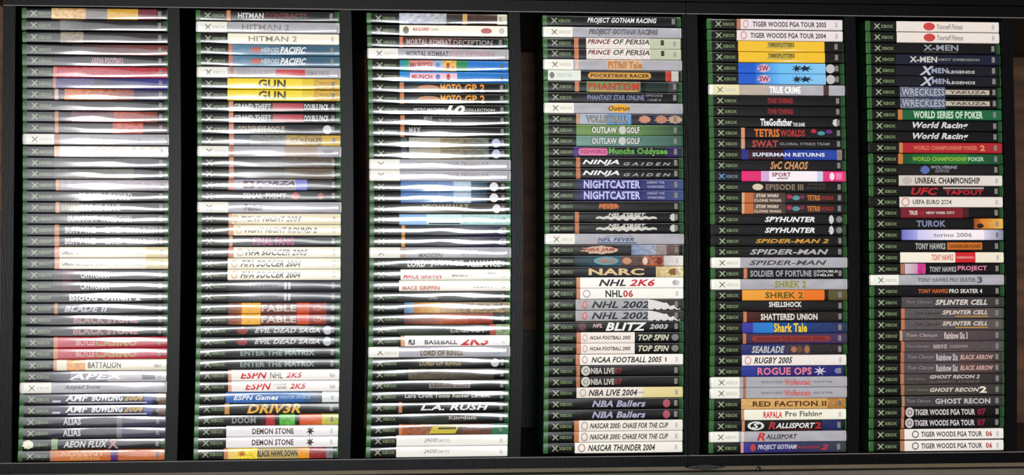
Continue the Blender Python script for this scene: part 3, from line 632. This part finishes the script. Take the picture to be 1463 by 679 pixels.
 ('black case with white spiky slanted title', 'upper', 31819, 'K', '', ['SPYHUNTER|395 759|dcdede|b i h.5', '@blob|860 899|c0c0c0|h.9', '@disc|915 961|787878|h.6']),
 ('black case with white spiky slanted title', 'lower', 30345),
 ('black case with golden slanted title', '', 28870, 'K', '', ['SPIDER-MAN 2|325 860|c09038|b i h.4']),
 ('black case with grey slanted title', '', 27395, 'K', '', ['SPIDER-MAN|285 859|a8a6a4|b i h.5']),
 ('silver case with dark slanted title', '', 25920, 'P', '', ['SPIDER-MAN|280 845|4c4a4e|b i h.45']),
 ('black case with condensed grey title', '', 24445, 'K', '240 265 bc7c5c;265 289 28201e', ['SOLDIER OF FORTUNE II|289 769|9c9aa4|b h.6', 'DOUBLE|777 925|c0bebe|b h.22 y.2', 'HELIX|777 896|c0bebe|b h.22 y-.15']),
 ('silver case with golden green title', '', 22970, 'P', '', ['SHREK 2|467 695|8c8c34|b h.65']),
 ('orange case with olive end', '', 21496, 'K', '230 406 e09c3c;406 680 e0983c>dc8030;680 829 dc7424;829 858 241c10;858 1003 5c5434', ['SHREK 2|396 672|605c14|b h.6']),
 ('black case with small bold white title', '', 20021, 'K', '', ['SHELLSHOCK|424 662|d4d2cc|b h.5 y.15', 'NAM 67|553 660|6c342c|h.2 y-.3']),
 ('maroon black case with cream capitals', '', 18546, 'K', '238 263 c07850;263 426 4c1c18>30181a;426 933 241c1c', ['SHATTERED UNION|364 777|d4cec4|b h.6']),
 ('blue case with fat yellow title', '', 17071, 'K', '231 309 3c3c9c;309 455 2c74bc>2c80c8;455 699 1c4c8c;699 991 1c3c74>2c3458~', ['Shark Tale|460 702|e0c020|b h.85']),
 ('purple case with long dark red bar', '', 15596, 'K', '236 260 bc7050;260 991 402c48>48345c', ['@pill|299 876|8c3430|h.5', 'SHADOW THE LEGACY RISES|338 835|5c1c20|b h.3']),
 ('navy case with pale outlined title', '', 14121, 'K', '226 542 28346c;542 727 3c3444~2;727 951 2c2428~2', ['SEABLADE|299 540|b4b4bc|b i h.65 o', '@blob|581 630|a87050|h.6', '@blob|620 669|6c4838|h.7', '@blob|679 722|a06c44|h.8']),
 ('white case with short italic rugby title', '', 12646, 'K', '232 991 e2dad4', ['@ring|251 300|c89494|h.8', 'RUGBY 2005|319 599|3e3c3a|b i h.6']),
 ('royal blue case with pink outlined title', '', 11171, 'K', '228 339 2c3c8c~;339 972 28307c>20246c', ['ROGUE OPS|344 739|d07898|b h.7 o', '@star|753 846|c0b4c8|h.9', '@disc|906 943|6c78a8|h.5']),
 ('silver case with central red script', 'upper', 9697, 'P', '241 262 a86c4c', ['RETURN TO CASTLE|374 527|54504e|h.2', 'Wolfenstein|540 734|c06464|b h.6', 'TIDES OF WAR|744 892|54504e|h.2']),
 ('silver case with central red script', 'lower', 8222),
 ('golden tan case with brown square capitals', '', 6747, 'K', '230 858 cca468>c49c5c~;858 991 a87c44~2', ['RED FACTION II|313 848|5c3414|b h.5']),
 ('cream case with red word, grey serif', '', 5272, 'K', '231 252 c08c6c;252 995 e6e2d0', ['RAPALA|391 528|c83848|b h.6', 'Pro Fishing|549 818|6c6c68|b h.65']),
 ('black case with white ring emblem', '', 3797, 'K', '237 257 bc8868;821 962 242c5c', ['@ring|278 398|d4d2ce|h.8', 'S|310 364|d4d2ce|b i h.5', 'R|427 480|a83434|b i h.7', 'ALLISPORT|482 767|d4d2ce|b i h.5', '2|764 816|b42c34|b h.6', 'CHALLENGE|500 753|742428|h.15 y-.35']),
 ('silver case with red initial letter', '', 2322, 'P', '235 254 d8c4bc', ['R|345 407|c03434|b i h.75', 'ALLISPORT|410 640|3c3a3c|b i h.45', '@box|424 570|8c8a90|h.07 y-.3']),
 ('indigo case with pink stripe, red number', '', 847, 'K', '231 252 c49494;254 299 3c388c;299 611 34306c;611 989 30305c>3c3c48', ['@blob|296 341|b44444|h.75', 'PROJECT GOTHAM|354 638|b8b8c0|b i h.55', 'RACING|645 805|94343c|b h.25', '2|810 865|b83444|b i h.5']),
],
[
 ('white case with red oval, thin script', 'upper', 58495, 'K', '229 997 dcd2ca', ['@disc|428 515|c04848|h.75', 'Yourself Fitness|528 723|74706c|i h.5']),
 ('white case with red oval, thin script', 'lower', 56970),
 ('black case with dull grey hyphenated title', '', 55441, 'K', '', ['X-MEN|423 684|8c9098|b h.55 y.08', 'THE OFFICIAL GAME|423 681|5c5c5c|h.12 y-.33']),
 ('dark navy case with long small subtitle', '', 53913, 'K', '220 1011 1c2034', ['X-MEN|319 523|bcbcb4|b h.55', 'NEXT DIMENSION|532 838|84847c|b h.25']),
 ('black case with tall leading letter', 'upper', 52385, 'K', '218 970 1a1a24', ['X|391 497|b4b8c4|b i h.85', 'MEN|480 601|949cac|b h.5', 'LEGENDS|604 802|b4b4b0|b h.28 y-.12']),
 ('black case with tall leading letter', 'lower', 50907),
 ('black case with weathered steel blue title', 'upper', 49405, 'K', '243 580 6c7484>5c6484~3', ['WRECKLESS|253 575|a4a8b4|b h.7 o', '@box|580 908|b4ac9c|h.45', 'YAKUZA|609 887|5c5448|b h.3']),
 ('black case with weathered steel blue title', 'lower', 47856),
 ('green case with pale block capitals', '', 46278, 'K', '224 256 bc7440;256 1005 1c6038>246444', ['WORLD SERIES OF POKER|338 854|bcd0bc|b h.7']),
 ('black case with white graffiti title', 'upper', 44730, 'K', '', ['World Racing|331 743|c8c6c6|b i h.75']),
 ('black case with white graffiti title', 'lower', 43226),
 ('red case with orange thin title', '', 41703, 'K', '227 254 bc8050;254 1002 a82830', ['WORLD CHAMPIONSHIP POKER|333 807|c8745c|b h.4', '2|827 864|d08c5c|b h.55']),
 ('green case with yellow green thin title', '', 40166, 'K', '218 253 bc7844;253 500 1c4c30>2c7434;500 737 2c7434;737 999 24603c>1c4c30', ['WORLD CHAMPIONSHIP|322 727|8cac48|b h.4', 'POKER|737 855|a4c4a0|b h.4']),
 ('black case with blue figure patch', '', 38673, 'K', '222 953 201a1c', ['@blob|375 450|586ca8|h.85', 'WOLVERINE|459 657|8c8e96|b i h.3 y.25', 'REVENGE|489 598|74747c|b i h.3 y-.1']),
 ('grey white case with condensed black title', '', 37198, 'K', '221 989 c8beb4>d8d0c8', ['@blob|236 320|b4aca4|h.8', 'UNREAL CHAMPIONSHIP|340 824|38363a|b h.6']),
 ('black case with wide red title', '', 35723, 'K', '', ['UFC|309 512|b42830|b i h.7', '@box|547 851|a89c94|h.16 y.3', 'TAPOUT|561 845|b42434|b h.45 y-.1']),
 ('white case with small grey title', '', 34248, 'K', '225 995 dcd4cc', ['@ring|239 301|c89890|h.85', 'UEFA EURO 2004|323 610|605c5a|b h.45']),
 ('dark red and black case', '', 32758, 'K', '234 693 78202c>7c2430;693 738 4c1c20', ['TRUE|295 357|d4c4bc|b h.4', 'CRIME|359 407|94343c|b h.4', 'NEW YORK CITY|421 632|c8c0bc|b h.25']),
 ('black case with sunset coloured end', '', 31263, 'K', '776 831 8c4424>c07434~2;831 996 cc7c30>d8b058~', ['TUROK|349 566|7c849c|b h.6', '@blob|791 850|342018|h.5 y-.2']),
 ('pale lavender case with thin grey title', '', 29721, 'K', '237 355 6c6cb8>a4a4d8;355 553 c0bce0>e4dce4;553 849 e8e0e4;849 994 d0c8dc>7c8494', ['torino 2006|474 758|74707c|h.4']),
 ('black case with an orange panel', '', 28156, 'K', '', ['TONY HAWKS|340 562|a8aca4|b h.6', '@box|575 835|bc6c28|h.68 y.02', 'UNDERGROUND|591 824|6c340c|b h.35']),
 ('cream case with a red square', '', 26616, 'K', '225 632 e6dece;632 783 c42c34;783 992 e2dac4', ['TONY HAWKS|457 618|cc6c64|b h.6', 'UNDERGROUND 2|640 773|e8b4ac|h.2']),
 ('black case with pink blotch, pink word', '', 25067, 'K', '227 256 ac7458;259 353 c8c0c4>c890ac;353 412 bc3c88~2', ['TONY HAWKS|441 639|a4a4a4|b h.5 y-.05', 'PROJECT|649 868|c87c94|b h.55']),
 ('silver case with grey outlined skating title', '', 23528, 'P', '', ['TONY HAWKS PRO SKATER|357 786|686668|b h.4', '3|796 835|545254|b h.6']),
 ('black case with orange and white words', '', 21999, 'K', '', ['TONY HAWKS|358 576|b86430|b h.4', 'PRO SKATER 4|585 831|c4c0bc|b h.4']),
 ('grey case with bold slanted pale title', '', 20461, 'K', '236 986 544e50>403c3e~', ['Tom Clancys|272 461|847c7c|i h.35', 'SPLINTER CELL|484 871|ccc4bc|b i h.5']),
 ('grey case with gold underlined title', 'upper', 18924, 'K', '232 258 b87450;258 985 5c5658>5c5452~', ['Tom Clancys|331 519|302a2c|i h.4', 'SPLINTER CELL|537 873|c8bcb0|b i h.4 y.1', '@box|634 873|b88c3c|h.09 y-.28']),
 ('grey case with gold underlined title', 'lower', 17397),
 ('grey case with boxy mid title, pale stripe', '', 15895, 'K', '222 242 b0987c;242 982 64585a>4c4044~', ['Tom Clancys|271 499|a89ea0|i h.4', 'Rainbow Six 3|551 724|c4b8b4|b h.65']),
 ('grey case with two short dim words', '', 14400, 'K', '232 256 b47050;256 981 584e50~', ['Tom Clancys|271 439|8c8284|i h.3', 'RAINBOW SIX|469 572|b4a4a0|b h.4', 'LOCKDOWN|589 723|948884|b h.3']),
 ('grey case with reddish final word', 'upper', 12925, 'K', '229 254 b46c4c;254 663 544c50;663 981 604c48>443a3c~', ['Tom Clancys|281 475|8c8288|i h.45', 'Rainbow Six|491 653|bcb0b0|b h.65', 'BLACK ARROW|668 917|c09c94|b i h.45']),
 ('grey case with reddish final word', 'lower', 11450),
 ('grey case with stacked two-line title', '', 9966, 'K', '226 253 b47458;253 982 4c4644>383234~', ['Tom Clancys|272 411|7c7474|i h.3', 'GHOST RECON 2|444 812|bcb4ac|b i h.35 y.2', 'SUMMIT STRIKE|444 810|6c6460|h.22 y-.25']),
 ('grey case with oversized pale numeral', '', 8472, 'K', '231 256 b07050;256 982 4c4842>403c3a~', ['Tom Clancys|273 432|7c7470|i h.3', 'GHOST RECON|444 809|c8c0b4|b i h.38', '2|811 866|dcd4c4|b h.6']),
 ('grey case with one wide pale title', '', 6916, 'K', '238 259 a88468;259 983 4c4648>3c3638~', ['Tom Clancys|274 452|8c8284|i h.35', 'GHOST RECON|484 892|b8b0b0|b h.5']),
 ('black case with white disc, red digits', 'upper', 5435, 'K', '235 257 b47458', ['@disc|265 328|c0b8b8|h.92', '@ring|279 314|5c5858|h.5', 'TIGER WOODS PGA TOUR|333 778|c4bebc|b h.55', '07|797 857|8c2440|b h.6']),
 ('black case with white disc, red digits', 'lower', 3960),
 ('white case with ring emblem, red digits', 'upper', 2422, 'K', '229 261 ac7858;261 996 e4ded8', ['@ring|315 366|6c6a6a|h.7', 'TIGER WOODS PGA TOUR|383 834|4c4644|b h.5', '06|861 908|a43c38|b h.5']),
 ('white case with ring emblem, red digits', 'lower', 837),
],
]

ORD = ['first', 'second', 'third', 'fourth', 'fifth', 'sixth', 'seventh', 'eighth', 'ninth', 'tenth', 'eleventh', 'twelfth', 'thirteenth', 'fourteenth',
       'fifteenth', 'sixteenth', 'seventeenth', 'eighteenth', 'nineteenth', 'twentieth']
def ordinal(n):
    if n <= 20: return ORD[n - 1]
    t, u = divmod(n, 10)
    if u == 0: return {3: 'thirtieth', 4: 'fortieth'}[t]
    return {2: 'twenty', 3: 'thirty'}[t] + '-' + ORD[u - 1]
STACK = ['leftmost stack', 'second stack', 'third stack', 'fourth stack', 'fifth stack', 'rightmost stack']
DARK = {(4, 19), (4, 20), (5, 11), (5, 16)}      # cases of black instead of green plastic
for ci, rows in enumerate(STACKS):
    src = None
    for ri, row in enumerate(rows):
        desc, twin, xx = row[:3]
        ph = ci * 7.3 + ri * 1.7
        if len(row) > 3:
            spec = row[3:]
            c = src = build_case(*spec, ph, (ci, ri) in DARK)
        elif (ci, ri) in DARK:
            c = build_case(*spec, ph, True)
        else:
            c = copy_case(src)
        x = xx / 1e5; t = x / 0.597
        c.location = (x, 0.0, STAND[ci] - SAG[ci] * 4 * t * (1 - t) + 0.0002 + abs(SAG[ci] * 4 * (1 - 2 * t) / 0.597) * H)
        rr = random.Random(ci * 100 + ri)
        c.location.y = -0.0003 + 0.0012 * rr.random()
        c.rotation_euler = (0, 0, math.radians(rr.uniform(-0.25, 0.25)))
        c['label'] = (twin + ' ' if twin else '') + desc + ', ' + ordinal(ri + 1) + ' down the ' + STACK[ci]
        c['category'] = 'game case'
        c['group'] = 'game cases in the ' + STACK[ci]
